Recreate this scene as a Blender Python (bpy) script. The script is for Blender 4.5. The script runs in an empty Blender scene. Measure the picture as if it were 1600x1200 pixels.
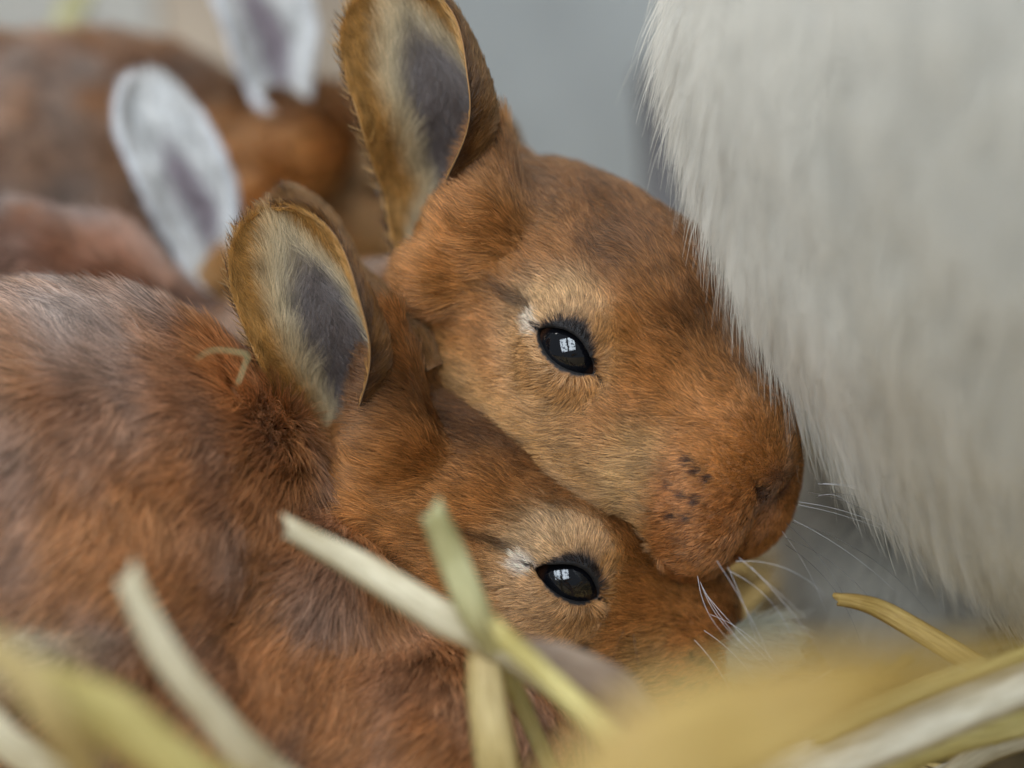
import bpy, math, random
import numpy as np
from mathutils import Vector, Matrix, kdtree

# ---------------------------------------------------------------- camera, world, lamps
FUR = 1.0            # fur density (1 = full)
DIST = 400.0         # mm from the camera to the plane of focus
PITCH = math.radians(17)
TARGET = np.array([0.0, 0.0, 0.072])
RIGHT = np.array([1.0, 0.0, 0.0])
FWD = np.array([0.0, math.cos(PITCH), -math.sin(PITCH)])
UP = np.array([0.0, math.sin(PITCH), math.cos(PITCH)])
M3 = np.stack([RIGHT, UP, -FWD])          # rows: right, up, towards the camera

scene = bpy.context.scene
col = scene.collection
cam_d = bpy.data.cameras.new('camera')
cam = bpy.data.objects.new('camera', cam_d); col.objects.link(cam)
cam.matrix_world = Matrix.Translation(Vector(TARGET - FWD * DIST / 1000)) @ Matrix(M3.T.tolist()).to_4x4()
cam_d.sensor_width = 36; cam_d.lens = 36 * DIST / 160
cam_d.clip_start = 0.01; cam_d.clip_end = 50
cam_d.dof.use_dof = True; cam_d.dof.focus_distance = (DIST - 4) / 1000
cam_d.dof.aperture_fstop = 5.8
scene.camera = cam

world = bpy.data.worlds.new('World'); scene.world = world; world.use_nodes = True
bg = world.node_tree.nodes['Background']
bg.inputs[0].default_value = (0.80, 0.90, 1.0, 1); bg.inputs[1].default_value = 0.25

def area(name, uvw, look, size, power, color, panes=False):
    d = bpy.data.lights.new(name, 'AREA'); d.shape = 'RECTANGLE'; d.size, d.size_y = size
    d.energy = power; d.color = color
    o = bpy.data.objects.new(name, d); col.objects.link(o)
    p = Vector(to_world(np.array(uvw, float)[None])[0]); q = Vector(to_world(np.array(look, float)[None])[0])
    if panes:
        d.use_nodes = True; nt = d.node_tree; em = nt.nodes['Emission']
        ge = nt.nodes.new('ShaderNodeNewGeometry'); no = nt.nodes.new('ShaderNodeTexNoise'); no.inputs['Scale'].default_value = 5.0; no.inputs['Detail'].default_value = 6.0
        rp = nt.nodes.new('ShaderNodeValToRGB'); rp.color_ramp.elements[0].position = .40; rp.color_ramp.elements[1].position = .52
        rp.color_ramp.elements[0].color = (.18, .20, .22, 1); rp.color_ramp.elements[1].color = (1.25, 1.25, 1.25, 1)
        sx = nt.nodes.new('ShaderNodeSeparateXYZ'); ab = nt.nodes.new('ShaderNodeMath'); ab.operation = 'SUBTRACT'; ab.inputs[1].default_value = .5
        a2 = nt.nodes.new('ShaderNodeMath'); a2.operation = 'ABSOLUTE'; gt = nt.nodes.new('ShaderNodeMath'); gt.operation = 'GREATER_THAN'; gt.inputs[1].default_value = .05
        mu = nt.nodes.new('ShaderNodeMix'); mu.data_type = 'RGBA'; mu.blend_type = 'MULTIPLY'; mu.inputs[0].default_value = 1
        for a, b in ((ge.outputs['Parametric'], no.inputs['Vector']), (no.outputs[0], rp.inputs[0]), (ge.outputs['Parametric'], sx.inputs[0]), (sx.outputs[0], ab.inputs[0]),
                     (ab.outputs[0], a2.inputs[0]), (a2.outputs[0], gt.inputs[0]), (rp.outputs[0], mu.inputs[6]), (gt.outputs[0], mu.inputs[7]), (mu.outputs[2], em.inputs['Color'])): nt.links.new(a, b)
    o.location = p; o.rotation_euler = (q - p).to_track_quat('-Z', 'Z').to_euler()
    return o

def to_world(p):
    return TARGET + np.asarray(p, float) @ M3 / 1000

area('window_light', (-260, 330, 1000), (0, 0, 0), (0.85, 0.78), 21, (0.80, 0.90, 1.0), True)
area('top_light', (-380, 1000, -60), (0, 0, -20), (0.9, 0.9), 20, (1.0, 0.98, 0.95))  # soft overhead lamp, set so the upper kit's head shades the lower

scene.view_settings.view_transform = 'Standard'; scene.view_settings.look = 'None'
scene.view_settings.exposure = 0.0; scene.view_settings.gamma = 1
scene.cycles.max_bounces = 5; scene.cycles.diffuse_bounces = 2; scene.cycles.glossy_bounces = 3
scene.cycles.transmission_bounces = 4; scene.cycles.transparent_max_bounces = 4
scene.cycles.use_denoising = True
scene.cycles.use_adaptive_sampling = True; scene.cycles.adaptive_threshold = .03
scene.cycles.caustics_reflective = False; scene.cycles.caustics_refractive = False
scene.cycles_curves.shape = 'RIBBONS'; scene.cycles_curves.subdivisions = 2

# ---------------------------------------------------------------- helpers
rng = np.random.default_rng(11); random.seed(11)

def P(px, py, w=0.0):
    s = (DIST - w) / DIST
    return np.array([(px - 800) / 10 * s, (600 - py) / 10 * s, w])

def S(r, g, b):
    c = np.array([r, g, b]) / 255.0
    return np.where(c <= 0.04045, c / 12.92, ((c + 0.055) / 1.055) ** 2.4)

def unit(a):
    return a / np.maximum(np.linalg.norm(a, axis=-1, keepdims=True), 1e-9)

def sstep(a, b, x):
    t = np.clip((x - a) / (b - a), 0, 1); return t * t * (3 - 2 * t)

def noise(p, freq, seed, waves=9):
    r = np.random.default_rng(seed)
    k = unit(r.normal(size=(waves, 3))) * freq * r.uniform(.6, 1.5, (waves, 1)) * 2 * math.pi
    ph = r.uniform(0, 6.28, waves)
    return np.sin(p @ k.T + ph).sum(-1) / math.sqrt(waves) * 1.1

def ell(p, c, r, rot=None):
    q = p - np.asarray(c, p.dtype); r = np.asarray(r, p.dtype)
    if rot is not None: q = q @ rot
    k0 = np.linalg.norm(q / r, axis=-1); k1 = np.linalg.norm(q / (r * r), axis=-1)
    return k0 * (k0 - 1) / np.maximum(k1, 1e-6)

def cone(p, a, b, ra, rb):
    a = np.asarray(a, float); ba = np.asarray(b, float) - a
    h = np.clip((p - a) @ ba / (ba @ ba), 0, 1)
    return np.linalg.norm(p - a - h[:, None] * ba, axis=-1) - (ra + (rb - ra) * h)

def smin(a, b, k):
    h = np.clip(.5 + .5 * (b - a) / k, 0, 1)
    return b * (1 - h) + a * h - k * h * (1 - h)

def smax(a, b, k): return -smin(-a, -b, k)

def surface(fn, lo, hi, h, blk=8):
    """sparse surface nets of fn(points) < 0 on a grid of step h"""
    lo = np.array(lo, float); n = (np.ceil((np.array(hi) - lo) / h / blk).astype(int)) * blk
    val = np.full(n + 1, 1e3, np.float32)
    nb = n // blk
    bi = np.stack(np.meshgrid(*[np.arange(k) for k in nb], indexing='ij'), -1).reshape(-1, 3)
    cen = lo + (bi * blk + blk / 2) * h
    d = fn(cen)
    near = np.abs(d) < blk * h * 1.35
    for b in bi[(~near) & (d < 0)]:
        x, y, z = b * blk; val[x:x + blk + 1, y:y + blk + 1, z:z + blk + 1] = -1e3
    off = np.stack(np.meshgrid(*[np.arange(blk + 1)] * 3, indexing='ij'), -1).reshape(-1, 3)
    nb_ = bi[near]
    for i in range(0, len(nb_), 300):
        g = (nb_[i:i + 300, None] * blk + off[None]).reshape(-1, 3)
        val[g[:, 0], g[:, 1], g[:, 2]] = fn(lo + g * h)
    ins = val < 0
    c = [ins[i:n[0] + i, j:n[1] + j, k:n[2] + k] for i in (0, 1) for j in (0, 1) for k in (0, 1)]
    tot = sum(x.astype(np.uint8) for x in c)
    cells = np.stack(np.nonzero((tot > 0) & (tot < 8)), -1)
    vid = np.full(n, -1, np.int32); vid[tuple(cells.T)] = np.arange(len(cells))
    acc = np.zeros((len(cells), 3)); cnt = np.zeros(len(cells))
    quads = []
    for ax in range(3):
        for o1 in (0, 1):
            for o2 in (0, 1):
                o = np.zeros(3, int); oth = [a for a in range(3) if a != ax]; o[oth[0]] = o1; o[oth[1]] = o2
                e = np.zeros(3, int); e[ax] = 1
                g0 = cells + o; g1 = g0 + e
                v0 = val[tuple(g0.T)]; v1 = val[tuple(g1.T)]
                m = (v0 < 0) != (v1 < 0)
                t = np.clip(v0 / np.where(m, v0 - v1, 1), 0, 1)
                acc[m] += (g0 + t[:, None] * e)[m]; cnt[m] += 1
        e = np.zeros(3, int); e[ax] = 1; a1, a2 = [(1, 2), (2, 0), (0, 1)][ax]
        sl0 = [slice(0, n[k] + 1) for k in range(3)]; sl0[ax] = slice(0, n[ax]); sl1 = list(sl0); sl1[ax] = slice(1, n[ax] + 1)
        g = np.stack(np.nonzero(ins[tuple(sl0)] != ins[tuple(sl1)]), -1)
        g = g[(g[:, a1] > 0) & (g[:, a2] > 0) & (g[:, a1] < n[a1]) & (g[:, a2] < n[a2])]
        d1 = np.zeros(3, int); d1[a1] = 1; d2 = np.zeros(3, int); d2[a2] = 1
        q = np.stack([vid[tuple((g - d1 - d2).T)], vid[tuple((g - d2).T)], vid[tuple(g.T)], vid[tuple((g - d1).T)]], -1)
        fl = ~ins[tuple(g.T)]
        q[fl] = q[fl][:, ::-1]
        quads.append(q[(q >= 0).all(1)])
    V = lo + acc / np.maximum(cnt, 1)[:, None] * h
    return V, np.concatenate(quads)

def tris_of(Q): return np.concatenate([Q[:, [0, 1, 2]], Q[:, [0, 2, 3]]])

def vnormals(V, T):
    n = np.cross(V[T[:, 1]] - V[T[:, 0]], V[T[:, 2]] - V[T[:, 0]])
    out = np.zeros_like(V)
    for k in range(3): np.add.at(out, T[:, k], n)
    return unit(out)

def link(o, parent=None, label=None, cat=None, group=None, kind=None):
    col.objects.link(o)
    if parent is not None: o.parent = parent
    if label: o['label'] = label
    if cat: o['category'] = cat
    if group: o['group'] = group
    if kind: o['kind'] = kind
    return o

def mesh_obj(name, V, F, mat, tint=None, smooth=True, **kw):
    """V in view millimetres"""
    me = bpy.data.meshes.new(name)
    Wv = to_world(V)
    me.from_pydata(Wv.tolist(), [], F.tolist() if isinstance(F, np.ndarray) else F)
    if smooth: me.polygons.foreach_set('use_smooth', [True] * len(me.polygons))
    if tint is not None:
        a = me.color_attributes.new('tint', 'FLOAT_COLOR', 'POINT')
        a.data.foreach_set('color', np.concatenate([tint, np.ones((len(tint), 1))], 1).astype(np.float32).ravel())
    me.materials.append(mat); me.update()
    return link(bpy.data.objects.new(name, me), **kw)

# ---------------------------------------------------------------- materials
def new_mat(name):
    m = bpy.data.materials.new(name); m.use_nodes = True
    nt = m.node_tree; nt.nodes.clear()
    out = nt.nodes.new('ShaderNodeOutputMaterial')
    return m, nt, out

def node(nt, t, **kw):
    n = nt.nodes.new(t)
    for k, v in kw.items():
        if k.startswith('_'): setattr(n, k[1:], v)
        else: n.inputs[k.replace('__', ' ')].default_value = v
    return n

def hair_mat(name, rough=.35, spec_r=.55):
    m, nt, out = new_mat(name)
    at = node(nt, 'ShaderNodeAttribute', _attribute_name='tint')
    h = node(nt, 'ShaderNodeBsdfHairPrincipled', _parametrization='COLOR', _model='CHIANG')
    h.inputs['Roughness'].default_value = rough; h.inputs['Radial Roughness'].default_value = spec_r
    h.inputs['Coat'].default_value = 0.0; h.inputs['IOR'].default_value = 1.5
    h.inputs['Random Roughness'].default_value = .2
    d = node(nt, 'ShaderNodeBsdfDiffuse')
    mx = node(nt, 'ShaderNodeMixShader', Fac=.45)
    nt.links.new(at.outputs['Color'], h.inputs['Color']); nt.links.new(at.outputs['Color'], d.inputs['Color'])
    nt.links.new(h.outputs[0], mx.inputs[1]); nt.links.new(d.outputs[0], mx.inputs[2])
    nt.links.new(mx.outputs[0], out.inputs[0])
    return m

def skin_mat(name):
    m, nt, out = new_mat(name)
    at = node(nt, 'ShaderNodeAttribute', _attribute_name='tint')
    p = node(nt, 'ShaderNodeBsdfPrincipled', Roughness=.75)
    no = node(nt, 'ShaderNodeTexNoise', Scale=900.0)
    bp = node(nt, 'ShaderNodeBump', Strength=.3, Distance=.0004)
    nt.links.new(no.outputs[0], bp.inputs['Height']); nt.links.new(bp.outputs[0], p.inputs['Normal'])
    nt.links.new(at.outputs['Color'], p.inputs['Base Color']); nt.links.new(p.outputs[0], out.inputs[0])
    return m

def plain_mat(name, c, rough=.7, vary=.25, scale=60.0, bump=.0, spec=.5, sub=0):
    m, nt, out = new_mat(name)
    p = node(nt, 'ShaderNodeBsdfPrincipled', Roughness=rough)
    p.inputs['Specular IOR Level'].default_value = spec
    tc = node(nt, 'ShaderNodeTexCoord'); no = node(nt, 'ShaderNodeTexNoise', Scale=scale, Detail=5.0)
    rp = node(nt, 'ShaderNodeValToRGB')
    c = np.array(c)
    rp.color_ramp.elements[0].position = .3; rp.color_ramp.elements[1].position = .7
    rp.color_ramp.elements[0].color = (*np.clip(c * (1 - vary), 0, 1), 1); rp.color_ramp.elements[1].color = (*np.clip(c * (1 + vary), 0, 1), 1)
    nt.links.new(tc.outputs['Object'], no.inputs['Vector']); nt.links.new(no.outputs[0], rp.inputs[0])
    nt.links.new(rp.outputs[0], p.inputs['Base Color'])
    if bump:
        b = node(nt, 'ShaderNodeBump', Strength=.6, Distance=bump)
        nt.links.new(no.outputs[0], b.inputs['Height']); nt.links.new(b.outputs[0], p.inputs['Normal'])
    nt.links.new(p.outputs[0], out.inputs[0])
    return m

def straw_mat(name, c1, c2, trans=.25):
    """UV: u round the stalk, v along it in mm"""
    m, nt, out = new_mat(name)
    uv = node(nt, 'ShaderNodeTexCoord')
    mp = node(nt, 'ShaderNodeMapping'); mp.inputs['Scale'].default_value = (26, .16, 1)
    no = node(nt, 'ShaderNodeTexNoise', Scale=1.0, Detail=6.0, Roughness=.6)
    mp2 = node(nt, 'ShaderNodeMapping'); mp2.inputs['Scale'].default_value = (1.2, .06, 1)
    no2 = node(nt, 'ShaderNodeTexNoise', Scale=1.0, Detail=3.0)
    nt.links.new(uv.outputs['UV'], mp.inputs[0]); nt.links.new(mp.outputs[0], no.inputs['Vector'])
    nt.links.new(uv.outputs['UV'], mp2.inputs[0]); nt.links.new(mp2.outputs[0], no2.inputs['Vector'])
    mix = node(nt, 'ShaderNodeMath', _operation='ADD'); nt.links.new(no.outputs[0], mix.inputs[0]); nt.links.new(no2.outputs[0], mix.inputs[1])
    rp = node(nt, 'ShaderNodeValToRGB')
    rp.color_ramp.elements[0].position = .40; rp.color_ramp.elements[1].position = .58
    rp.color_ramp.elements[0].color = (*(c1 * .78), 1); rp.color_ramp.elements[1].color = (*c2, 1)
    hf = node(nt, 'ShaderNodeMath', _operation='MULTIPLY'); hf.inputs[1].default_value = .5
    nt.links.new(mix.outputs[0], hf.inputs[0]); nt.links.new(hf.outputs[0], rp.inputs[0])
    p = node(nt, 'ShaderNodeBsdfPrincipled', Roughness=.45)
    bp = node(nt, 'ShaderNodeBump', Strength=.9, Distance=.0004); nt.links.new(no.outputs[0], bp.inputs['Height'])
    nt.links.new(bp.outputs[0], p.inputs['Normal'])
    nt.links.new(rp.outputs[0], p.inputs['Base Color'])
    tr = node(nt, 'ShaderNodeBsdfTranslucent'); nt.links.new(rp.outputs[0], tr.inputs[0])
    ms = node(nt, 'ShaderNodeMixShader', Fac=trans)
    nt.links.new(p.outputs[0], ms.inputs[1]); nt.links.new(tr.outputs[0], ms.inputs[2]); nt.links.new(ms.outputs[0], out.inputs[0])
    return m

def eye_mat():
    m, nt, out = new_mat('eye_dark')
    g = node(nt, 'ShaderNodeTexCoord'); sx = node(nt, 'ShaderNodeSeparateXYZ')
    nt.links.new(g.outputs['Object'], sx.inputs[0])
    rp = node(nt, 'ShaderNodeValToRGB')     # object z = eye axis, in metres (radius 6.2 mm)
    rp.color_ramp.elements[0].position = .66; rp.color_ramp.elements[0].color = (.030, .013, .007, 1)
    rp.color_ramp.elements[1].position = .80; rp.color_ramp.elements[1].color = (.003, .003, .004, 1)
    mu = node(nt, 'ShaderNodeMath', _operation='MULTIPLY'); mu.inputs[1].default_value = 1 / .0055
    nt.links.new(sx.outputs['Z'], mu.inputs[0]); nt.links.new(mu.outputs[0], rp.inputs[0])
    p = node(nt, 'ShaderNodeBsdfPrincipled', Roughness=.035)
    p.inputs['IOR'].default_value = 1.58
    nt.links.new(rp.outputs[0], p.inputs['Base Color']); nt.links.new(p.outputs[0], out.inputs[0])
    return m

MAT_FUR = hair_mat('kit_fur'); MAT_WHITE = hair_mat('white_fur', .4, .6); MAT_SKIN = skin_mat('kit_skin')
MAT_EYE = eye_mat(); MAT_WHISK = hair_mat('whisker_hair', .25, .4)

# ---------------------------------------------------------------- hair
def sample(V, T, dens, weight_fn):
    a = V[T[:, 0]]; b = V[T[:, 1]]; c = V[T[:, 2]]
    ar = np.linalg.norm(np.cross(b - a, c - a), axis=1) * .5
    cen = (a + b + c) / 3; n = unit(np.cross(b - a, c - a))
    w = ar * weight_fn(cen, n)
    N = int(w.sum() * dens * FUR)
    if N < 1: return np.zeros((0,), int), np.zeros((0, 3))
    t = np.searchsorted(np.cumsum(w) / w.sum(), rng.random(N)); t = np.clip(t, 0, len(T) - 1)
    r1 = np.sqrt(rng.random(N)); r2 = rng.random(N)
    return t, np.stack([1 - r1, r1 * (1 - r2), r1 * r2], 1)

def view_weight(p, n):
    """full density where this camera, or one a step aside, looks; thinner elsewhere"""
    k = DIST / np.maximum(DIST - p[:, 2], 50)
    x = 800 + p[:, 0] * 10 * k; y = 600 - p[:, 1] * 10 * k
    inside = (x > -90) & (x < 1690) & (y > -90) & (y < 1290)
    tocam = unit(np.array([0, 0, DIST]) - p)
    f = sstep(-.55, -.2, (n * tocam).sum(1))
    return np.where(inside, .06 + .94 * f, .06)

def strands(root, nor, flow, lift, length, npts=5, clump=.5, cfrac=.07, curl=.05, bend=.55, seed=0):
    """curved tapering hairs; hairs near a guide lean their tips towards it"""
    N = len(root)
    tan = unit(flow - nor * (flow * nor).sum(1, keepdims=True))
    side = np.cross(nor, tan)
    jit = rng.normal(size=(N, 1)) * .22 + noise(root, .10, 100 + seed)[:, None] * .20 + noise(root, .35, 200 + seed)[:, None] * .13
    tan = unit(tan + side * jit)
    d0 = unit(nor * lift[:, None] + tan * (1 - lift[:, None]) + rng.normal(size=(N, 3)) * .07)
    d1 = unit(d0 * (1 - bend) + (tan - nor * .12) * bend)
    s = np.linspace(0, 1, npts)[None, :, None]
    L = (length * rng.uniform(.72, 1.18, N))[:, None, None]
    pts = root[:, None] + L * (s * d0[:, None] + .5 * s * s * (d1 - d0)[:, None])
    pts = pts + L * curl * rng.normal(size=(N, 1, 3)) * s * s
    if clump > 0 and N > 50:
        ng = max(10, int(N * cfrac)); gi = rng.choice(N, ng, replace=False)
        kd = kdtree.KDTree(ng)
        for i, g in enumerate(gi): kd.insert(root[g], i)
        kd.balance()
        near = np.array([gi[kd.find(r)[1]] for r in root])
        amt = (clump * rng.uniform(.3, 1.0, N))[:, None, None]
        pts = pts + amt * s ** 1.4 * (pts[near] - root[near][:, None] * 1 - (pts - root[:, None]) + (root[near] - root)[:, None] * .8)
        cid = near
    else: cid = np.arange(N)
    return pts, cid

def hair_object(name, pts, rad, colr, mat, **kw):
    """pts (N,k,3) view mm; rad (N,k) mm; colr (N,k,3)"""
    N, k, _ = pts.shape
    if N == 0: return None
    hc = bpy.data.hair_curves.new(name)
    hc.add_curves([k] * N)
    hc.position_data.foreach_set('vector', to_world(pts.reshape(-1, 3)).astype(np.float32).ravel())
    a = hc.attributes.get('radius') or hc.attributes.new('radius', 'FLOAT', 'POINT')
    a.data.foreach_set('value', (rad / 1000).astype(np.float32).ravel())
    a = hc.attributes.new('tint', 'FLOAT_COLOR', 'POINT')
    a.data.foreach_set('color', np.concatenate([np.clip(colr, 0, 1), np.ones((N, k, 1))], -1).astype(np.float32).ravel())
    hc.materials.append(mat)
    return link(bpy.data.objects.new(name, hc), **kw)

def taper(N, k, r0, tip=.12):
    s = np.linspace(0, 1, k)
    return np.asarray(r0).reshape(-1, 1) * (1 - (1 - tip) * s ** 1.6)[None]

def grade(rootc, midc, tipc, k):
    s = np.linspace(0, 1, k)[None, :, None]
    a = np.clip(s / .45, 0, 1); b = np.clip((s - .55) / .4, 0, 1)
    return (rootc[:, None] * (1 - a) + midc[:, None] * a) * (1 - b) + tipc[:, None] * b

# ---------------------------------------------------------------- the kit's head (local mm: x nose, y left, z up)
EYE = np.array([0.5, 12.6, 1.0]); EYE_R = 6.2; BALL_R = 5.3
EYE_N = unit(np.array([.22, .95, .16]))
EYE_A = np.array([math.cos(math.radians(15)), 0, -math.sin(math.radians(15))]); EYE_A = unit(EYE_A - EYE_N * (EYE_A @ EYE_N))
EYE_B = np.cross(EYE_A, EYE_N); EYE_B = EYE_B if EYE_B[2] > 0 else -EYE_B

def eye_coords(q):
    d = q - EYE
    return d @ EYE_A, d @ EYE_B, d @ EYE_N

def almond(q, L=5.5, hu=2.8, hl=1.9):
    a, b, n = eye_coords(q)
    arch = np.maximum(1 - (a / L) ** 2, 0)
    h = np.where(b > -.3, hu, hl) * arch + 1e-3
    r = np.sqrt((np.abs(b + .3) / np.maximum(h, .25)) ** 2 + np.clip(np.abs(a) / L - .88, 0, None) ** 2 * 16)
    return r, n

def head_sdf(p, open_eye=True):
    q = np.stack([p[:, 0], np.abs(p[:, 1]), p[:, 2]], 1)
    d = ell(q, (-14, 0, 5), (23, 16.5, 16))
    d = smin(d, ell(q, (3, 0, 2.5), (17, 15, 13)), 6)
    d = smin(d, cone(q, (4, 0, 3), (27, 0, -6.5), 13, 9.8), 6)
    d = smin(d, ell(q, (-3, 8, -10), (20, 10, 12)), 7)
    d = smin(d, ell(q, (-18, 0, -9), (20, 15.5, 15)), 8)
    d = smin(d, ell(q, (14, 6.2, -11), (16, 8.6, 9)), 6)
    d = smin(d, ell(q, (27, 5.8, -14.2), (9.6, 7.4, 10.6)), 4.5)
    d = smin(d, ell(q, (33.2, 0, -8.2), (4.6, 4.4, 4.4)), 3)
    d = smin(d, ell(q, (21.5, 0, -23.5), (8.5, 6.3, 4.6)), 2.2)
    d = smin(d, np.linalg.norm(q - EYE, axis=1) - (EYE_R + 1.5), 3.0)
    # brow above the eye
    d = smin(d, ell(q, EYE + 5.2 * EYE_B + 2.2 * EYE_N, (8, 3.2, 2.6)), 3)
    # nostril slit, philtrum, mouth
    d = smax(d, -(cone(q, (38, .7, -12.6), (35, 5.4, -8.8), .7, .85)), .7)
    d = smax(d, -(cone(q, (38.2, 0, -12.5), (33.4, 0, -24), .7, 1.1)), .8)
    d = smax(d, -(cone(q, (32, 2, -23), (22, 9.4, -22), .9, .7)), .8)
    r, n = almond(q)
    cut = np.where(n > 0, (r - 1) * 2.4, 5)
    d = smax(d, -np.maximum(cut, 2.5 - n), .6)
    return d

def head_frame(ang, th, rho):
    a, t, r = (math.radians(v) for v in (ang, th, rho))
    F = np.array([math.cos(a) * math.cos(t), -math.sin(a) * math.cos(t), math.sin(t)])
    U0 = np.array([math.sin(a), math.cos(a), 0]); U0 = unit(U0 - F * (U0 @ F))
    L0 = np.cross(U0, F)
    U = math.cos(r) * U0 - math.sin(r) * L0
    return np.stack([F, np.cross(U, F), U])

class Pose:
    """head-local millimetres to view millimetres, pinned so that the right eye sits at a given point"""
    def __init__(s, ang, th, rho, eye_view, scale=1.0, snub=.36):
        s.snub = snub
        s.R = head_frame(ang, th, rho); s.k = scale
        e = np.array([EYE[0], -EYE[1], EYE[2]]) + np.array([EYE_N[0], -EYE_N[1], EYE_N[2]]) * EYE_R
        s.o = np.asarray(eye_view) - e @ s.R * scale
    def out(s, p): return np.asarray(p, float) @ s.R * s.k + s.o
    def loc(s, p):
        q = ((p - s.o) @ s.R.T) / s.k                   # a kit's muzzle is short: draw it in
        u = np.maximum(q[:, 0] - 3, 0); q[:, 0] += s.snub * u * u / (u + 5)
        return q
    def vec(s, v): return np.asarray(v, float) @ s.R

# ---------------------------------------------------------------- ears
def make_ear(base, tip, front, width, phi0, phi1, bow=2.0, lean=0.0, th=.9, ns=46, nt=36):
    """a cupped leaf: returns vertices, quads and per-vertex (s, t, side)"""
    base = np.asarray(base, float); tip = np.asarray(tip, float)
    A = unit(tip - base); Fr = np.asarray(front, float); Fr = unit(Fr - A * (Fr @ A)); Si = np.cross(A, Fr)
    s = np.linspace(0, 1, ns); t = np.linspace(0, 1, nt)
    Sg, Tg = np.meshgrid(s, t, indexing='ij')
    prof = np.where(Sg < .5, .42 + .58 * sstep(-.02, .46, Sg), np.sqrt(np.clip(1 - ((Sg - .5) / .5) ** 2.3, 0, 1)) * .97 + .03)
    close = 1 - sstep(0, .35, Sg); close2 = 1 - sstep(.1, .62, Sg)
    p0 = np.radians(phi0 - 60 * close); p1 = np.radians(phi1 + 55 * close2 - 125 * (1 - sstep(.04, .34, Sg)))
    p1 = p1 - np.radians(35) * sstep(.55, 1.0, Sg)
    ph = p0 + (p1 - p0) * Tg
    R = width * prof / (p1 - p0)
    C = base + (tip - base) * Sg[..., None] + Fr * (bow * np.sin(math.pi * Sg))[..., None] + Si * (lean * np.sin(math.pi * Sg))[..., None]
    wob = 1 + .05 * np.sin(Sg * 9 + Tg * 4)
    pos = C + (R * np.sin(ph) * wob)[..., None] * Si + (R * (1 - np.cos(ph) - 1.45 * close2))[..., None] * Fr
    du = np.gradient(pos, axis=0); dv = np.gradient(pos, axis=1)
    n = unit(np.cross(du, dv))
    mid = n[ns // 2, int(nt * (-p0[ns // 2, 0]) / (p1 - p0)[ns // 2, 0])]
    if mid @ Fr < 0: n = -n
    thick = th * (.35 + .65 * np.clip(np.minimum(np.minimum(Tg, 1 - Tg) * 7, (1 - Sg) * 7), 0, 1))
    inner = pos + n * thick[..., None] * .5; outer = pos - n * thick[..., None] * .5
    V = np.concatenate([inner.reshape(-1, 3), outer.reshape(-1, 3)])
    idx = np.arange(ns * nt).reshape(ns, nt); o = ns * nt
    q = np.stack([idx[:-1, :-1], idx[1:, :-1], idx[1:, 1:], idx[:-1, 1:]], -1).reshape(-1, 4)
    # orientation: make inner faces look along +n
    v0, v1, v2 = (V[q[:, i]] for i in (0, 1, 2))
    if (np.cross(v1 - v0, v2 - v0) * n[:-1, :-1].reshape(-1, 3)).sum() < 0: q = q[:, ::-1]
    Q = [q, q[:, ::-1] + o]
    for e in (idx[0], idx[-1], idx[:, 0], idx[:, -1]):
        Q.append(np.stack([e[:-1], e[1:], e[1:] + o, e[:-1] + o], 1))
    att = np.concatenate([np.stack([Sg.ravel(), Tg.ravel(), np.zeros(ns * nt)], 1), np.stack([Sg.ravel(), Tg.ravel(), np.ones(ns * nt)], 1)])
    return dict(V=V, Q=np.concatenate(Q), att=att, A=A, Fr=Fr, Si=Si)

EAR_RUST = dict(rim=S(178, 130, 72), pale=S(208, 186, 148), skin=S(110, 100, 96), back=S(124, 86, 50), edge=S(40, 26, 20), patch=(.0, .90, .20, .74))
EAR_WHITE = dict(rim=S(236, 232, 226), pale=S(226, 222, 216), skin=S(150, 136, 140), back=S(226, 228, 234), edge=S(225, 228, 234), patch=(.14, .74, .28, .72))

def ear_tint(att, pal):
    s, t, side = att.T
    d = np.minimum(t, 1 - t)
    s0, s1, t0, t1 = pal['patch']
    tc = t0 + (t1 - t0) * .5 + (.5 - s) * .10
    e = np.sqrt(((t - tc) / ((t1 - t0) / 2)) ** 2 + ((s - (s0 + s1) / 2) / ((s1 - s0) / 2)) ** 2)
    skin = (1 - sstep(.62, 1.0, e))[:, None]
    pale = (1 - sstep(.85, 1.30, e))[:, None]
    rimw = np.maximum(1 - sstep(0, .05, d), sstep(.965, 1.0, s))[:, None]
    inner = pal['rim'] * (1 - pale) + pal['pale'] * pale
    inner = inner * (1 - skin) + pal['skin'] * skin
    back = pal['back'] * (1 - .75 * rimw) + pal['edge'] * .75 * rimw
    c = np.where(side[:, None] < .5, inner, back)
    return c, skin[:, 0], rimw[:, 0], pale[:, 0]

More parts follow.
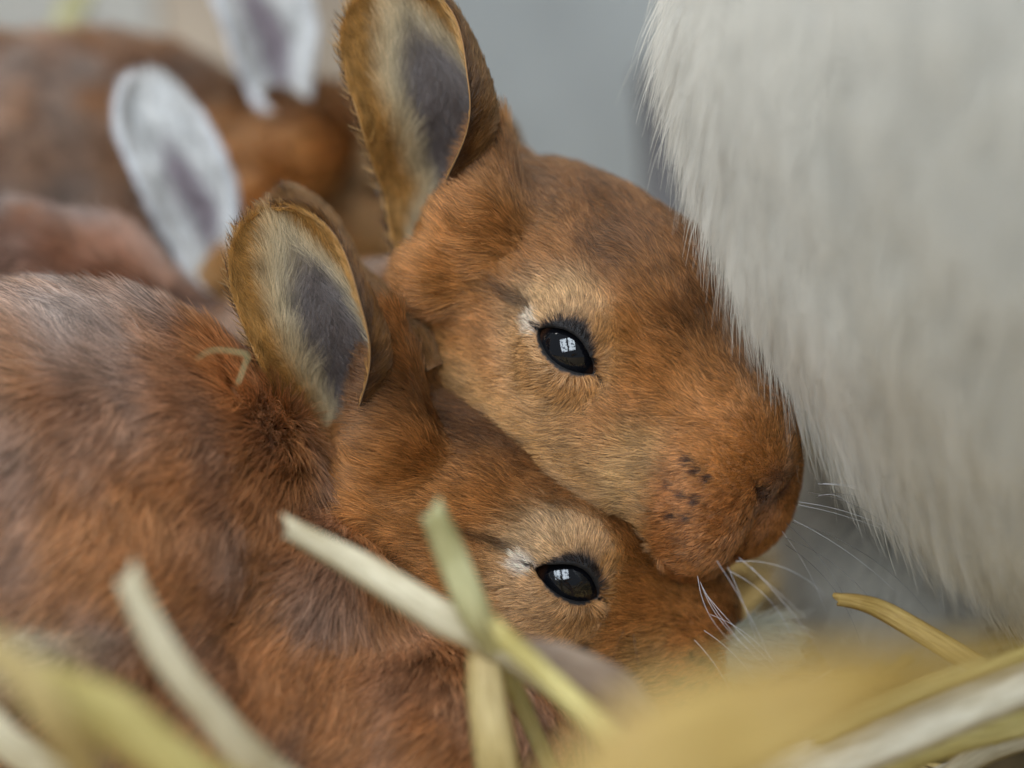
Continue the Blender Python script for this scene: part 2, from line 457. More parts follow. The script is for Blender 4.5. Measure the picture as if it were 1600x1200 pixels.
def ear_fur(ear, pal, dens=22, r=.045, seed=0, length=1.0):
    V, Q, att = ear['V'], ear['Q'], ear['att']; T = tris_of(Q)
    def wf(c, n): return view_weight(c, n)
    ti, bc = sample(V, T, dens, wf)
    if len(ti) == 0: return None
    tv = T[ti]; root = (V[tv] * bc[..., None]).sum(1); at = (att[tv] * bc[..., None]).sum(1)
    nor = unit(np.cross(V[tv[:, 1]] - V[tv[:, 0]], V[tv[:, 2]] - V[tv[:, 0]]))
    c, skin, rimw, pale = ear_tint(at, pal)
    inner = at[:, 2] < .5
    keep = ~(inner & (rng.random(len(root)) < skin * .6))
    root, at, nor, c, skin, rimw, pale, inner = (x[keep] for x in (root, at, nor, c, skin, rimw, pale, inner))
    out = np.sign(at[:, 1] - .5)[:, None] * ear['Si']
    across = np.where(inner, .55, .25)[:, None]
    flow = ear['A'] * 1.0 + out * across
    flow = np.where(inner[:, None], ear['A'] * .9 + out * (.5 - .8 * pale)[:, None], flow)
    L = np.where(inner, 2.6 + 3.2 * pale * (1 - .4 * skin), 2.8) * length
    lift = np.where(inner, .22, .25) + .1 * rimw
    pts, cid = strands(root, nor, flow, lift, L, clump=.45, cfrac=.08, seed=seed)
    N, k = len(root), 5
    tone = (1 + .28 * rng.normal(size=N) * .7 + .18 * noise(root, .25, seed + 5))[:, None]
    mid = c * np.clip(tone, .5, 1.6)
    dark = (rng.random(N) < np.where(inner, .10, .45))[:, None] & (pal is EAR_RUST)
    tipc = np.where(dark, S(38, 28, 24), mid * 1.12)
    colr = grade(mid * .75, mid, tipc, k)
    rr = np.where(inner & (pale > .5), r * .75, r)
    return pts, taper(N, k, rr), colr

# ---------------------------------------------------------------- colour of a kit's coat, by place on the animal
C_RUST = S(178, 112, 54); C_TAN = S(192, 146, 90); C_PALE = S(212, 184, 146); C_DARK = S(96, 62, 38)
C_BLACK = S(26, 20, 20); C_GREY = S(150, 134, 124); C_MUZ = S(158, 94, 44)
DOTS = np.array([[31.5, 11, -9.0], [29.5, 12.3, -8.2], [27.5, 12.8, -7.4], [31, 12, -12.0], [28.6, 13, -11.8], [26.0, 13.2, -11.2], [30, 12.3, -15], [27.5, 12.9, -15]])

def head_tint(lp, seed):
    """local head coordinates -> base colour, black-tip chance, fur length (mm), fur mask"""
    q = np.stack([lp[:, 0], np.abs(lp[:, 1]), lp[:, 2]], 1)
    x, y, z = q.T
    a, b, n = eye_coords(q); r, _ = almond(q)
    er = np.sqrt((a / 1.25) ** 2 + b ** 2)
    top = sstep(1, 13, z + .25 * x - .25 * y)
    cheek = sstep(-2, -11, z + .12 * x) * sstep(27, 16, x)
    muz = sstep(17, 23, x - .25 * (z + 12)) * sstep(-4, -9, z + .1 * x)
    c = np.broadcast_to(C_RUST, lp.shape).copy()
    def blend(c, k, w): w = np.clip(w, 0, 1)[:, None]; return c * (1 - w) + k * w
    c = blend(c, C_DARK * 1.1, top * (.72 + .25 * noise(q, .05, seed)))
    c = blend(c, C_TAN, cheek * .6)
    c = blend(c, C_GREY * .9, sstep(-14, -22, z) * sstep(24, 8, x) * .5)
    c = blend(c, C_MUZ, muz * .9)
    c = blend(c, C_TAN * .9, sstep(6, 2, np.abs(x - 19)) * sstep(-2, -7, z) * .6)
    # pale halo, dark lid
    c = blend(c, C_PALE, sstep(11.5, 6.5, er) * (n > -2) * np.where(b > 0, .48, .26) * sstep(9, -3, a + 3))
    c = blend(c, C_TAN, sstep(11, 7, er) * (n > -2) * .35)
    c = blend(c, S(226, 206, 190), sstep(2.2, 1.0, np.hypot(a + 6.8, b + .3)) * (.8 if seed < 3 else 0))
    lid = sstep(2.1, 1.5, r) * np.where(b > -.5, 1, .0) * (n > -1)
    c = blend(c, C_BLACK, lid)
    # dark line running back from the eye
    c = blend(c, C_DARK * .6, sstep(1.3, .4, np.abs(b - 1.2 - .1 * (a + 7))) * sstep(-7.5, -9, a) * sstep(-19, -12, a) * (n > -3) * .8)
    nose = sstep(4.5, 2.0, np.linalg.norm((q - [36.5, 0, -10]) * [1, .8, .8], axis=1))
    c = blend(c, S(112, 74, 52), nose * .8)
    slit = np.minimum(cone(q, (38, .7, -12.6), (35, 5.4, -8.8), .7, .85), cone(q, (38.2, 0, -12.5), (33.4, 0, -24), .7, 1.1))
    c = blend(c, S(44, 28, 24), sstep(.6, .0, slit) * .6)
    dots = np.where(y > 4, np.min(np.linalg.norm(q[:, None, ::2] - DOTS[None, :, ::2], axis=2), axis=1), 9)
    if seed == 2: c = blend(c, C_BLACK * 1.4, sstep(2.4, .6, np.hypot(a - 8.6, b + 7.2)) * (n > -5) * .8)
    c = blend(c, C_BLACK * 1.5, sstep(1.0, .45, dots) * .9)
    black = .24 + .34 * top + .10 * noise(q, .06, seed + 1) - .05 * cheek
    L = 4.2 + .5 * noise(q, .05, seed + 2)
    L = L * (1 - .62 * sstep(15, 32, x)) * (1 - .45 * sstep(11, 5.5, er) * (n > -2)) * (1 - .45 * nose)
    L = L * (1 + .25 * sstep(-8, -25, x))
    L = L * (1 - .5 * lid)
    mask = np.where((r < 1.2) & (n > -1), 0, 1.0)
    return c, np.clip(black, 0, 1), L, mask, lid

def head_flow(lp, n_loc):
    q = lp.copy(); sg = np.sign(lp[:, 1:2] + 1e-6); q[:, 1] = np.abs(q[:, 1])
    f = unit(q - np.array([41, 0, -9.0])); f[:, 2] -= .12
    a, b, n = eye_coords(q); er = np.hypot(a, b)
    rad = unit(a[:, None] * EYE_A + b[:, None] * EYE_B * 1.4)
    w = (sstep(13, 6, er) * (n > -2))[:, None]
    f = unit(f * (1 - .62 * w) + rad * .62 * w)
    f[:, 1:2] *= sg
    return f

# ---------------------------------------------------------------- rabbits
def rabbit(name, label, body_fn, box, h, pose=None, ears=(), pal=EAR_RUST, seed=0, dens=11.5, rad=.068, body_len=7.0,
           body_tint=None, flow_dir=(-1, -.35, 0), eyes=True, white=False, group=None, clump=.55, cfrac=.06, lift=.34, cat='rabbit', roots=None):
    """body_fn: trunk and neck; roots: (from, to, r0, r1) of each ear's root"""
    flow_dir = np.array(flow_dir, float)
    def hd(p):
        d = head_sdf(pose.loc(p)) * pose.k * .85
        for a, b, r0, r1 in roots or (): d = smin(d, cone(p, a, b, r0, r1), 4)
        return d
    def fn(p):
        d = body_fn(p)
        if pose is not None: d = smin(d, hd(p), 3.0)
        return d
    V, Q = surface(fn, box[0], box[1], h)
    T = tris_of(Q)
    VN = vnormals(V, T)
    e = fn(V[:200] + VN[:200] * .5) - fn(V[:200])
    if e.mean() < 0: Q = Q[:, ::-1]; T = tris_of(Q); VN = -VN
    def zone(p):
        """0 on the body, 1 on the head"""
        if pose is None: return np.zeros(len(p))
        return sstep(4.5, -3.5, hd(p) - np.minimum(body_fn(p), 6))
    def coat(p):
        z = zone(p)
        cb, bb, Lb = body_tint(p)
        if pose is None: return cb, bb, Lb, np.ones(len(p)), z, np.zeros(len(p))
        ch, bh, Lh, mk, lid = head_tint(pose.loc(p), seed)
        zc = z[:, None]
        return cb * (1 - zc) + ch * zc, bb * (1 - z) + bh * z, Lb * (1 - z) + Lh * z, 1 - z + mk * z, z, lid * z
    c, bl, L, mk, z, lid = coat(V)
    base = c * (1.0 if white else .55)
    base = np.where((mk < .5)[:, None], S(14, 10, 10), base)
    parts_V, parts_Q, tints = [V], [Q], [base]
    off = len(V); er_all = []
    for er in ears:
        parts_V.append(er['V']); parts_Q.append(er['Q'] + off); off += len(er['V'])
        tints.append(ear_tint(er['att'], pal)[0] * .8); er_all.append(er)
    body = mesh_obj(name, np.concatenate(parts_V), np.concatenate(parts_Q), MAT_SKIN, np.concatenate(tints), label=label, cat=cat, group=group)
    # eyes
    if pose is not None and eyes:
        for sg in (-1, 1):
            front = pose.out((EYE + EYE_N * EYE_R) * [1, sg, 1]); ax = pose.vec(EYE_N * [1, sg, 1])
            if sg < 0: ax = unit(ax * .5 + np.array([0, 0, .5]))      # ball turned towards the camera so the window glint sits mid-eye
            cen = front - ax * BALL_R * pose.k; xa = pose.vec(EYE_A * [1, sg, 1]); xa = unit(xa - ax * (xa @ ax))
            me = bpy.data.meshes.new('eye'); import bmesh
            bm = bmesh.new(); bmesh.ops.create_uvsphere(bm, u_segments=48, v_segments=32, radius=BALL_R * pose.k / 1000)
            for f in bm.faces: f.smooth = True
            bm.to_mesh(me); bm.free(); me.materials.append(MAT_EYE)
            o = link(bpy.data.objects.new('eye', me), parent=body)
            zc = ax @ M3; xc = xa @ M3; yc = np.cross(zc, xc)
            mt = Matrix(np.stack([xc, yc, zc], 1).tolist()).to_4x4(); mt.translation = Vector(to_world(cen[None])[0]); o.matrix_world = mt
    # fur
    if FUR <= 0: return body
    def wf(cn, n):
        w = view_weight(cn, n)
        z_ = zone(cn) if pose is not None else 0
        return w * (1 + .55 * z_)
    ti, bc = sample(V, T, dens, wf)
    tv = T[ti]; root = (V[tv] * bc[..., None]).sum(1); nor = unit((VN[tv] * bc[..., None]).sum(1))
    c, bl, L, mk, z, lid = coat(root)
    k_ = mk > .5; root, nor, c, bl, L, z, lid = (x[k_] for x in (root, nor, c, bl, L, z, lid))
    N = len(root)
    swirl = np.stack([noise(root, .018, seed + 21), noise(root, .018, seed + 22), noise(root, .018, seed + 23)], 1) * (.12 if white else .35)
    fb = unit(flow_dir + swirl)
    if pose is not None:
        lp = pose.loc(root); fh = pose.vec(head_flow(lp, None)); flow = fb * (1 - z)[:, None] + fh * z[:, None]
    else: flow = fb
    lf = lift + (.02 if white else .10) * noise(root, .08, seed + 30)
    if pose is not None: lf = lf * (1 - z) + z * (.26 + .05 * noise(root, .1, seed + 31)); lf = np.where(lid > .4, .12, lf)
    if white: L = L * np.where(rng.random(N) < .14, 1.5, 1.0)
    pts, cid = strands(root, nor, flow, np.clip(lf, .1, .8), L, clump=clump, cfrac=cfrac, curl=.05, seed=seed)
    K = pts.shape[1]
    ct = rng.normal(size=N)[cid]                       # one tone for a lock of hair
    tone = np.clip(1 + (.03 if white else .22) * ct + (.05 if white else .30) * rng.normal(size=N) + (.02 if white else .10) * noise(root, .2, seed + 9) + (0 if white else .10) * noise(root, .06, seed + 11), .45, 1.7)[:, None]
    if not white: c = (c * .93 + c.mean(1, keepdims=True) * .07) * np.array([1.15, 1.15, 1.06])
    mid = c * tone
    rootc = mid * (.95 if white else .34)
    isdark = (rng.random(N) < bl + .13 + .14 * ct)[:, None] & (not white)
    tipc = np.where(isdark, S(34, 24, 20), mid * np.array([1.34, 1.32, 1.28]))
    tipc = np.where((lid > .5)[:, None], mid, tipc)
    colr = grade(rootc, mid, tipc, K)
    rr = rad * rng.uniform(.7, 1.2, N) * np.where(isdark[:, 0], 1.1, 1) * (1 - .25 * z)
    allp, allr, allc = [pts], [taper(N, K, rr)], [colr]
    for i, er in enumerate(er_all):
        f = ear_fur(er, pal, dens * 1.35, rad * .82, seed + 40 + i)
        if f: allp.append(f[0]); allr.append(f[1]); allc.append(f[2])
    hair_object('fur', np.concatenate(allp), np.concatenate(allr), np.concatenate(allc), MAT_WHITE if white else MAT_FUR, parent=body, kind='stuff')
    return body

def body_coat(base1, base2, grey, length, seed, gl=.5):
    def f(p):
        n1 = noise(p, .03, seed)[:, None]; n2 = noise(p, .07, seed + 1)[:, None]
        c = base1 * (.5 + .5 * np.clip(n1, -1, 1)) + base2 * (.5 - .5 * np.clip(n1, -1, 1))
        up = sstep(-22, 16, p[:, 1] - .25 * (p[:, 0] + 60))[:, None]
        w = np.clip(gl * up + .22 * n2, 0, .85)
        c = c * (1 - w) + grey * w
        return c, np.clip(.26 + .12 * n2[:, 0] + .12 * up[:, 0], 0, 1), np.full(len(p), length) * (1 + .12 * n1[:, 0])
    return f

# ---- the upper kit, chin laid on its sibling
poseA = Pose(24, 32, 20, P(884, 548, 6), 1.14, .42)
earA = make_ear(P(690, 440, -13), P(598, -24, -8), (.02, .05, 1), 37, -56, 130, bow=-2, lean=1)
earA2 = make_ear(P(815, 290, -30), P(720, 262, -84), (-.3, .6, .2), 22, -70, 110, bow=2)
def bodyA(p):
    nb = poseA.out((-26, 0, -6))
    d = ell(p, P(520, 720, -62), (40, 30, 34))
    return smin(d, cone(p, nb, P(560, 640, -55), 15, 22), 8)
rabbit('rabbit_kit', 'rust brown baby rabbit with upright ear resting its chin on its sibling', bodyA, (P(60, 1120, -115) - 5, P(1360, 180, 45)), .62,
       pose=poseA, roots=((poseA.out((-18, -7, 6)), P(690, 436, -9), 8, 5.8), (P(756, 345, -6), P(768, 215, -9), 7, 2.6), (poseA.out((-20, 7, 9)), P(810, 285, -32), 6, 4.5)), ears=(earA, earA2), seed=1, body_tint=body_coat(S(156, 104, 68), S(130, 86, 58), S(158, 136, 126), 6.5, 61, .3), group='baby rabbits in the nest')

# ---- the lower kit in front
poseB = Pose(10, -4, 15, P(893, 912, 2), 1.12, .36)
earB = make_ear(P(568, 800, -4), P(416, 324, 3), (.02, .02, 1), 33, -56, 118, bow=-2, lean=0)
earB2 = make_ear(P(650, 600, -10), P(442, 300, -14), (-.35, -.35, -.8), 22, -75, 75, bow=2)
def bodyB(p):
    nb = poseB.out((-26, 0, -6))
    d = ell(p, P(110, 840, -4), (40, 37, 31))
    d = smin(d, ell(p, P(-230, 880, -15), (60, 44, 38)), 14)
    nk = smin(cone(p, nb, P(440, 960, -6), 17, 22), ell(p, P(620, 1190, 0), (32, 22, 21)), 9)
    d = smin(d, nk, 2.5)
    d = smin(d, ell(p, P(330, 1150, 8), (22, 20, 18)), 6)
    return smin(d, ell(p, P(90, 1020, 22), (16, 5, 6)), 3)
coatB0 = body_coat(S(178, 116, 70), S(148, 96, 60), S(156, 140, 136), 7.6, 71, .55)
def coatB(p):
    c, b, L = coatB0(p)
    foot = np.exp(-(((p[:, 0] + 69) / 9) ** 2 + ((p[:, 1] + 37) / 4.5) ** 2))[:, None]      # pale hind foot tucked under the flank
    return c * (1 - .8 * foot) + S(196, 188, 168) * .8 * foot, b, L * (1 - .4 * foot[:, 0])
rabbit('rabbit_kit', 'rust brown baby rabbit lying lowest behind the crossed straws, a sibling on its head', bodyB, (np.array([-150, -72, -60]), np.array([52, 26, 45])), .66,
       pose=poseB, roots=((poseB.out((-20, -8, 6)), P(562, 790, -3), 8, 5.8), (P(618, 695, 0), P(604, 500, -3), 7, 2.2), (poseB.out((-20, 6, 10)), P(640, 590, -10), 5, 4)), ears=(earB, earB2), seed=2, body_tint=coatB,
       flow_dir=(-.75, -.65, .1), group='baby rabbits in the nest', lift=.36)

# ---- kits behind
def bodyC(p):
    d = ell(p, P(0, 680, -60), (44, 40, 30))
    return smin(d, ell(p, P(-300, 700, -70), (46, 40, 38)), 14)
rabbit('rabbit_kit', 'rust brown baby rabbit of which only the rounded back shows, below the white ear', bodyC, (np.array([-170, -75, -112]), np.array([-20, 42, -20])), 1.1,
       seed=3, body_tint=body_coat(S(154, 94, 60), S(120, 74, 50), S(150, 140, 140), 7.5, 81, .3), dens=9, rad=.075, group='baby rabbits in the nest', flow_dir=(-.6, -.6, .2))

poseD = Pose(-8, -30, 20, P(620, 300, -112), 1.05)
earD1 = make_ear(P(362, 486, -78), P(226, 116, -82), (.1, .0, 1), 24, -85, 85, bow=-4)
earD2 = make_ear(P(482, 215, -98), P(352, -130, -104), (.35, 0, .9), 26, -85, 85, bow=-4)
def bodyD(p):
    d = ell(p, P(60, 400, -125), (62, 46, 34))
    return smin(d, cone(p, poseD.out((-24, 0, -6)), P(160, 380, -120), 16, 28), 10)
rabbit('rabbit_kit', 'ginger baby rabbit with two white furred ears, blurred at the back of the nest', bodyD, (np.array([-190, -60, -185]), np.array([30, 68, -60])), 1.0,
       pose=poseD, roots=((poseD.out((-18, -8, 8)), P(352, 440, -86), 5, 3.5), (poseD.out((-18, 8, 8)), P(488, 232, -95), 7, 7.5)), ears=(earD1, earD2), pal=EAR_WHITE, seed=4, body_tint=body_coat(S(156, 104, 66), S(128, 86, 62), S(140, 126, 120), 7.5, 91, .32), dens=8, rad=.08,
       group='baby rabbits in the nest')

# ---- the white doe
def bodyM(p):
    a = math.radians(8)
    rot = np.array([[1, 0, 0], [0, math.cos(a), math.sin(a)], [0, -math.sin(a), math.cos(a)]])
    d = smax(ell(p, (148.2, 67.6, 12), (119, 119, 150), rot), p[:, 0] - 144, 6)
    d = smin(d, ell(p, (140, 62, -72), (96, 100, 70)), 10)  # rear bulk of the doe, added so her body shades the floor
    d = smin(d, ell(p, P(1395, 850, -52), (13, 17, 13)), 5)
    return d
def coatM(p):
    n = noise(p, .012, 5)[:, None]
    c = S(196, 190, 177) * (1 + .02 * n)
    return c, np.zeros(len(p)), 13 + 1.5 * noise(p, .05, 6)
rabbit('rabbit_doe', 'large cream white mother rabbit whose furry flank leans over the kits', bodyM, (np.array([8, -72, -152]), np.array([150, 140, 176])), 1.5,
       seed=5, body_tint=coatM, dens=7, rad=.08, white=True, flow_dir=(-.30, -1, -.05), clump=.38, cfrac=.04, lift=.42)

# ---- tuft of nest fur by the lower kit's nose
rabbit('nest_fur', 'small tuft of white nest fur beside the lower kit\'s nose', lambda p: smin(ell(p, P(1195, 995, -16), (3.5, 2.4, 3)), ell(p, P(1155, 1022, -16), (6, 3, 4)), 3),
       (P(1080, 1080, -12) - [0, 0, 12], P(1310, 920, -12) + [0, 0, 14]), .7, seed=6, body_tint=lambda p: (np.broadcast_to(S(160, 156, 136), p.shape).copy(), np.zeros(len(p)), np.full(len(p), 5.0)),
       dens=8, rad=.05, white=True, flow_dir=(.9, -.25, .2), cat='fur tuft')

# ---- whiskers
def whiskers(parent, rows):
    K = 7; pts, rad, cc = [], [], []
    for (x0, y0, w0, x1, y1, w1, sag, c, r) in rows:
        a = P(x0, y0, w0); b = P(x1, y1, w1); t = np.linspace(0, 1, K)[:, None]
        d = unit(b - a); nrm = np.array([d[1], -d[0], .2])
        pts.append(a + (b - a) * t + nrm * sag * 4 * t * (1 - t)); rad.append(r * (1 - .8 * t[:, 0])); cc.append(np.repeat(np.array(c)[None], K, 0))
    hair_object('whiskers', np.array(pts), np.array(rad), np.array(cc), MAT_WHISK, parent=parent, kind='stuff')
kits = [o for o in bpy.data.objects if o.name.startswith('rabbit_kit')]
kitA = bpy.data.objects['rabbit_kit']; kitB = bpy.data.objects['rabbit_kit.001']
r_ = np.random.default_rng(3); Wh = S(205, 205, 212); Dk = S(60, 52, 50); rows = []
for x1, y1 in [(1480, 835), (1500, 905), (1452, 958), (1405, 930), (1392, 985), (1345, 1005), (1332, 960), (1440, 880), (1385, 822), (1335, 800), (1420, 800), (1300, 985), (1470, 870)]:
    f = (y1 - 790) / 200
    rows.append((1282 - 55 * f + r_.normal() * 8, 760 + 70 * f + r_.normal() * 8, 4, x1, y1, 4 + r_.normal() * 5, -1.6 + r_.normal() * .8, Wh if r_.random() < .5 else Dk, .038))
for x1, y1 in [(1185, 1010), (1218, 1066), (1240, 1000), (1262, 968), (1290, 930), (1300, 1040)]:
    rows.append((1150 + r_.normal() * 14, 880 + r_.normal() * 8, 14, x1, y1, 16, -.8 + r_.normal() * .5, Wh, .042))
rows += [(916, 440, 3, 904, 392, 10, .4, Dk, .035), (922, 436, 3, 918, 388, 11, .3, Dk, .05)]
whiskers(kitA, rows)
rows = [(1090 + i * 4, 900 + i * 9, 6, 1165 + i * 22, 1018 + i * 16 - 9 * (i % 2), 14, 2.0 - .5 * i, Wh, .042) for i in range(4)]
rows += [(1100, 985, 6, 1190, 1075, 14, -.8, Wh, .04), (1085, 1000, 7, 1150, 1100, 16, -.8, Wh, .04), (1110, 960, 5, 1215, 1040, 14, -1.2, Wh, .035), (975, 985, 14, 950, 1080, 24, .8, Dk, .035), (990, 990, 14, 1010, 1070, 22, .5, Dk, .035)]
whiskers(kitB, rows)

# ---------------------------------------------------------------- straw
def tube(points, widths, flat=.55, seg=12, twist=0.0, sub=6):
    """stalk through view-mm points; returns verts, faces, uv per loop"""
    pts = np.array(points, float); n = len(pts)
    tt = np.linspace(0, n - 1, (n - 1) * sub + 1)
    def cr(a):
        a = np.asarray(a, float); pad = np.concatenate([[2 * a[0] - a[1]], a, [2 * a[-1] - a[-2]]])
        out = []
        for t in tt:
            i = min(int(t), n - 2); f = t - i; p0, p1, p2, p3 = pad[i:i + 4]
            out.append(.5 * (2 * p1 + (p2 - p0) * f + (2 * p0 - 5 * p1 + 4 * p2 - p3) * f * f + (3 * p1 - p0 - 3 * p2 + p3) * f ** 3))
        return np.array(out)
    c = cr(pts); wd = np.interp(tt, np.arange(n), widths)
    rs = np.random.default_rng(int(abs(pts[0, 0] * 977 + pts[0, 1] * 131)) % 99991)
    wd = wd * (1 + .06 * np.interp(tt, np.arange(n), rs.normal(size=n)))
    c = c + np.stack([np.interp(tt, np.arange(n), rs.normal(size=n)) for _ in range(3)], 1) * np.mean(widths) * .10
    groove = rs.uniform(.05, .16); jag = rs.normal(size=seg) * .35
    tg = unit(np.gradient(c, axis=0))
    ref = np.array([0, 0, 1.0]); V = []; L = np.concatenate([[0], np.cumsum(np.linalg.norm(np.diff(c, axis=0), axis=1))])
    for i in range(len(c)):
        sx = np.cross(tg[i], ref); sx = unit(sx) if np.linalg.norm(sx) > 1e-3 else np.array([1., 0, 0])
        sy = np.cross(sx, tg[i]); a = twist * i / len(c)
        sx, sy = sx * math.cos(a) + sy * math.sin(a), sy * math.cos(a) - sx * math.sin(a)
        for j in range(seg):
            th = 2 * math.pi * j / seg; rr = wd[i] / 2 * (1 + groove * math.cos(2 * th * 2.5 + .5))
            e = (jag[j] + .55 * math.cos(th)) * wd[i] * .6 if i in (0, len(c) - 1) else 0
            V.append(c[i] + sx * math.cos(th) * rr + sy * math.sin(th) * rr * flat + tg[i] * e)
    F, UV = [], []
    for i in range(len(c) - 1):
        for j in range(seg):
            k = (j + 1) % seg
            F.append([i * seg + j, i * seg + k, (i + 1) * seg + k, (i + 1) * seg + j])
            UV += [(j / seg, L[i]), ((j + 1) / seg, L[i]), ((j + 1) / seg, L[i + 1]), (j / seg, L[i + 1])]
    # hollow cut ends: an inset ring and a sunken floor
    for e, sgn in ((0, 1), (len(c) - 1, -1)):
        b0 = len(V); ring = [e * seg + j for j in range(seg)]
        for j in ring: V.append(c[e] + (V[j] - c[e]) * .72)
        for j in range(seg): V.append(c[e] + (V[ring[j]] - c[e]) * .66 + tg[e] * sgn * wd[e] * .6)
        for j in range(seg):
            k = (j + 1) % seg
            for q in ([ring[j], ring[k], b0 + k, b0 + j], [b0 + j, b0 + k, b0 + seg + k, b0 + seg + j]):
                F.append(q if sgn < 0 else q[::-1]); UV += [(j / seg, L[e]), ((j + 1) / seg, L[e])] * 2
        f = [b0 + seg + j for j in range(seg)]; F.append(f if sgn < 0 else f[::-1]); UV += [(0, L[e])] * seg
    return np.array(V), F, UV

ST_PALE = straw_mat('straw_pale', S(206, 188, 148), S(236, 224, 192)); ST_YEL = straw_mat('straw_yellow', S(208, 186, 104), S(234, 218, 146))
ST_GREEN = straw_mat('straw_green', S(190, 182, 124), S(218, 210, 160)); ST_GOLD = straw_mat('straw_gold', S(186, 148, 72), S(212, 180, 104), .4)
ST_TAN = straw_mat('straw_tan', S(190, 160, 98), S(216, 192, 132)); ST_WHITE = straw_mat('straw_bleached', S(222, 210, 180), S(244, 236, 214))

def straw(label, pts, wpx, mat, flat=.36, name='straw', cat='straw', group='straws in the nest', twist=0.0):
    pw = [P(*p) for p in pts]
    wd = [w / 10 * (DIST - p[2]) / DIST for w, p in zip(wpx, pts)]
    V, F, UV = tube(pw, wd, flat, twist=twist)
    o = mesh_obj(name, V, F, mat, label=label, cat=cat, group=group)
    uv = o.data.uv_layers.new(name='UVMap'); uv.data.foreach_set('uv', np.array(UV, np.float32).ravel())
    return o

straw('pale beige straw standing blurred in front of the lower kit\'s chest', [(192, 905, 77.5), (250, 1010, 77.5), (325, 1110, 75.0), (440, 1215, 67.5), (620, 1330, 50.0)], [44, 52, 56, 60, 60], ST_PALE)
straw('thick yellow green straw stalk, widest of the blurred straws beside the beige one', [(48, 1060, 105.8), (180, 1125, 103.5), (330, 1215, 96.6), (560, 1340, 80.5)], [78, 88, 90, 84], ST_YEL, .5)
straw('long pale straw crossing before the lower kit\'s cheek', [(448, 818, 48.0), (560, 882, 48.0), (690, 965, 48.0), (790, 1022, 44.8), (985, 1165, 32.0)], [30, 44, 50, 46, 26], ST_PALE)
straw('pale green straw end leaning on the crossing straws', [(672, 795, 57.0), (705, 870, 54.0), (752, 965, 51.0), (800, 1060, 39.0), (880, 1240, 15.0)], [44, 52, 48, 30, 24], ST_GREEN)
straw('tan straw rising straight to the straw crossing', [(757, 962, 42), (766, 1070, 44), (776, 1210, 44), (790, 1400, 30)], [34, 56, 64, 66], ST_TAN)
straw('thin yellow straw slanting down from the crossing straws', [(775, 985, 60.9), (850, 1050, 60.9), (940, 1135, 60.9), (1060, 1240, 58.0), (1200, 1350, 43.5)], [30, 36, 40, 40, 40], ST_YEL)
straw('translucent pinkish straw leaf under the crossing straws', [(800, 1000, 54.4), (880, 1040, 54.4), (960, 1090, 51.2), (1030, 1180, 41.6), (1060, 1320, 16.0)], [20, 60, 70, 60, 30], straw_mat('straw_leaf', S(176, 150, 128), S(204, 182, 160), .5), .08)
straw('sharp golden straw with a bent broken tip under the mother', [(1308, 942, 10), (1350, 946, 10), (1392, 962, 10.5), (1500, 1022, 13), (1610, 1084, 16), (1760, 1165, 20)], [17, 25, 30, 33, 36, 36], ST_GOLD, .3)
straw('broad golden straw leaf blurred in the foreground', [(800, 1390, 176), (1000, 1225, 176), (1180, 1120, 174), (1340, 1070, 172), (1500, 1040, 168), (1640, 1020, 160)], [130, 230, 220, 150, 80, 30], ST_GOLD, .05)
straw('second golden straw leaf blurred beneath the broad one', [(860, 1330, 150), (1040, 1215, 150), (1200, 1140, 148), (1380, 1070, 144), (1560, 1030, 136)], [60, 110, 90, 50, 20], ST_GOLD, .05)
straw('bleached white straw stalk at the foot of the golden leaf', [(1150, 1230, 46), (1310, 1172, 46), (1460, 1112, 46), (1600, 1062, 44), (1760, 1000, 40)], [60, 72, 76, 64, 60], ST_WHITE)
straw('narrow yellow straw lying along the bleached stalk', [(1270, 1165, 52), (1400, 1100, 52), (1530, 1046, 50), (1660, 1000, 46)], [26, 30, 32, 30], ST_YEL)
straw('short yellow straw below the bleached stalk', [(1340, 1225, 30), (1460, 1165, 30), (1620, 1120, 28)], [40, 48, 44], ST_YEL)
straw('pale straw stub poking out below the bent golden straw', [(1480, 1215, 20), (1560, 1165, 20), (1680, 1130, 18)], [30, 40, 40], ST_PALE)
rl = np.random.default_rng(21)
for i, (x, y, ang_, ln, wd_, mt_, lb) in enumerate([(1540, 1180, 20, 120, 26, ST_WHITE, 'flat bleached straw flake'), (1470, 1205, -15, 110, 20, ST_TAN, 'tan straw flake'), (1585, 1128, 48, 90, 18, ST_YEL, 'yellow straw flake set steeply'),
        (1400, 1200, 30, 100, 16, ST_GOLD, 'narrow golden straw flake'), (1330, 1196, 8, 120, 14, ST_YEL, 'thin level yellow straw flake'), (1560, 1075, -28, 70, 12, ST_PALE, 'small pale straw flake')]):
    dx = math.cos(math.radians(ang_)) * ln; dy = -math.sin(math.radians(ang_)) * ln; w_ = 14 + i * 3
    straw(lb + ' among the loose straws below the bleached stalk', [(x - dx, y - dy, w_), (x, y + rl.normal() * 5, w_ + 1), (x + dx, y + dy, w_)], [wd_ * .7, wd_, wd_ * .5], mt_, .2)
straw('olive yellow straw blurred beside the thick yellow green stalk', [(-60, 985, 120.0), (20, 1040, 120.0), (80, 1120, 117.6), (140, 1230, 108.0)], [60, 70, 64, 60], ST_TAN)
straw('pale straw blurred under the thick yellow green stalk', [(-60, 1080, 70), (10, 1150, 70), (90, 1230, 66), (200, 1330, 60)], [50, 56, 56, 50], ST_PALE)
straw('grey green straw leaning on the back wall', [(128, -20, -200), (96, 60, -200), (66, 140, -198)], [40, 40, 40], ST_GREEN)
straw('tiny bent hay sprig lying on the lower kit\'s shoulder', [(306, 562, 31), (334, 547, 32.5), (384, 554, 31.5), (382, 570, 31), (372, 600, 31)], [2, 4, 5, 4, 3], ST_GREEN, .6, cat='hay')
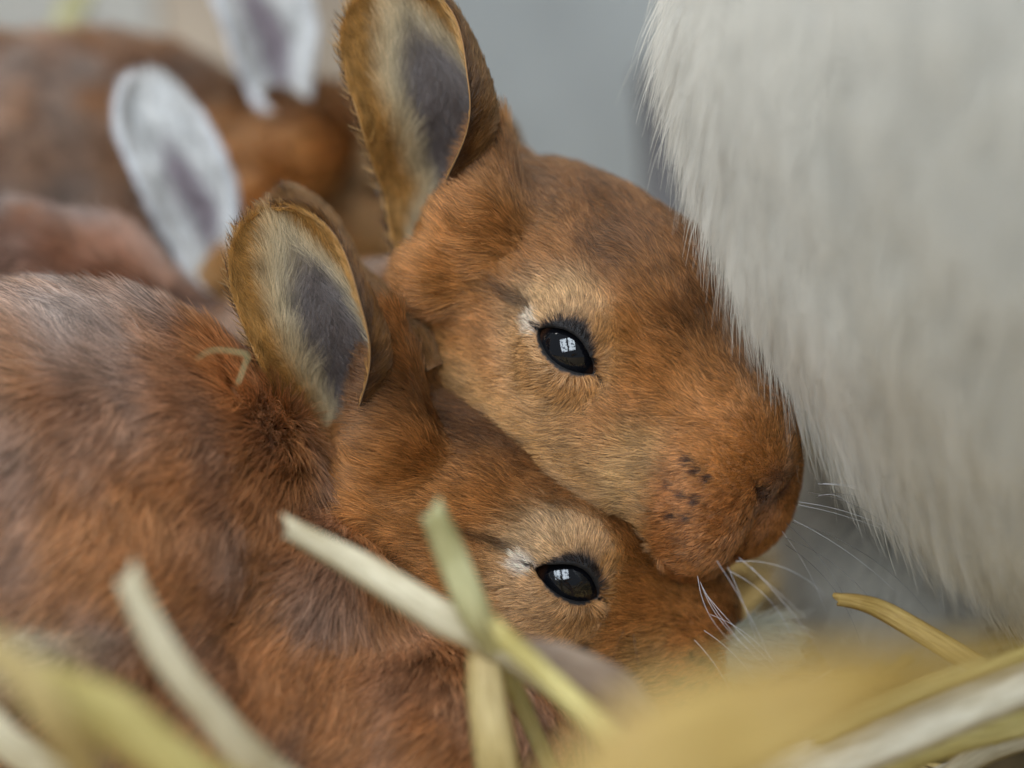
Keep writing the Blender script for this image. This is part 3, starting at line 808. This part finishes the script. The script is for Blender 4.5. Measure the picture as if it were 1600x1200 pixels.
straw('hair thin straw fibre standing before the golden leaf', [(1212, 1094, 20), (1260, 1068, 20), (1300, 1044, 20)], [2, 4, 2], ST_PALE, .5)
straw('short straw fibre below the hair thin one', [(1292, 1144, 22), (1330, 1140, 22), (1362, 1120, 22)], [2, 5, 2], ST_PALE, .5)

# ---------------------------------------------------------------- setting
def box_world(name, lo, hi, mat, **kw):
    lo = np.array(lo); hi = np.array(hi)
    v = [[(lo, hi)[i][0], (lo, hi)[j][1], (lo, hi)[k][2]] for i in (0, 1) for j in (0, 1) for k in (0, 1)]
    f = [[0, 1, 3, 2], [4, 6, 7, 5], [0, 4, 5, 1], [2, 3, 7, 6], [0, 2, 6, 4], [1, 5, 7, 3]]
    me = bpy.data.meshes.new(name); me.from_pydata(v, [], f); me.materials.append(mat); me.update()
    return link(bpy.data.objects.new(name, me), **kw)

ground = box_world('ground', (-1.5, -1.0, -.05), (1.5, .45, 0), plain_mat('bedding_floor', S(120, 100, 66), .9, .4, 40, .002), kind='structure')
WALL_Y = .34
wall = box_world('wall', (-1.5, WALL_Y + .012, -.05), (1.5, WALL_Y + .05, 1.0), plain_mat('wall_backing', S(70, 68, 66), .9, .3, 12), kind='structure')
tones = [S(152, 148, 140), S(146, 144, 138), S(168, 164, 156), S(166, 150, 132), S(160, 162, 160), S(168, 156, 140), S(156, 148, 138), S(152, 148, 140)]
xs = [-.60, -.30, -.16, -.10, -.03, .045, .10, .30, .60]
for i, c in enumerate(tones):
    box_world('plank', (xs[i] + .0008, WALL_Y - .004 * (i % 2), 0), (xs[i + 1] - .0008, WALL_Y + .011, 1.0), plain_mat('weathered_plank', c, .85, .30, 9, .0006), parent=wall)

Vp, Fp, UVp = tube([P(1028, 100, -190), P(1028, 116, -190), P(1030, 300, -185), P(1040, 900, -170)], [7.0, 10.4, 11, 11], 1.0, 10)
mesh_obj('filler', Vp, Fp, plain_mat('dark_filler', S(92, 90, 90), .85, .3, 50, .0005), label='dark grey wooden stake behind the upper kit\'s head, beside the doe', cat='filler')  # made-up upright that fills the dark gap beside the doe

# loose straw over the floor: far too many stalks to count
def bedding():
    Vs, Fs, off = [], [], 0
    r = np.random.default_rng(5)
    for i in range(2600):
        x = r.uniform(-.34, .34); y = r.uniform(-.13, .32); a = r.uniform(0, math.pi); l = r.uniform(.02, .07); z = r.uniform(.001, .013); w = r.uniform(.0007, .0018)
        d = np.array([math.cos(a), math.sin(a), r.uniform(-.12, .12)]); s = np.array([-d[1], d[0], 0]); u = np.array([0, 0, 1.])
        c = np.array([x, y, z])
        for t in (-1, 0, 1):
            cc = c + d * l / 2 * t + u * (.003 * (1 - t * t))
            for j in range(5):
                th = j * 2 * math.pi / 5; Vs.append(cc + s * math.cos(th) * w + u * math.sin(th) * w * .6)
        for k in (0, 5):
            for j in range(5):
                Fs.append([off + k + j, off + k + (j + 1) % 5, off + k + 5 + (j + 1) % 5, off + k + 5 + j])
        off += 15
    me = bpy.data.meshes.new('straw_bedding'); me.from_pydata(np.array(Vs).tolist(), [], Fs)
    me.materials.append(plain_mat('bedding_straw', S(196, 168, 104), .6, .3, 30)); me.update()
    link(bpy.data.objects.new('straw_bedding', me), label='loose golden straw strewn over the nest floor', cat='straw', kind='stuff')
bedding()
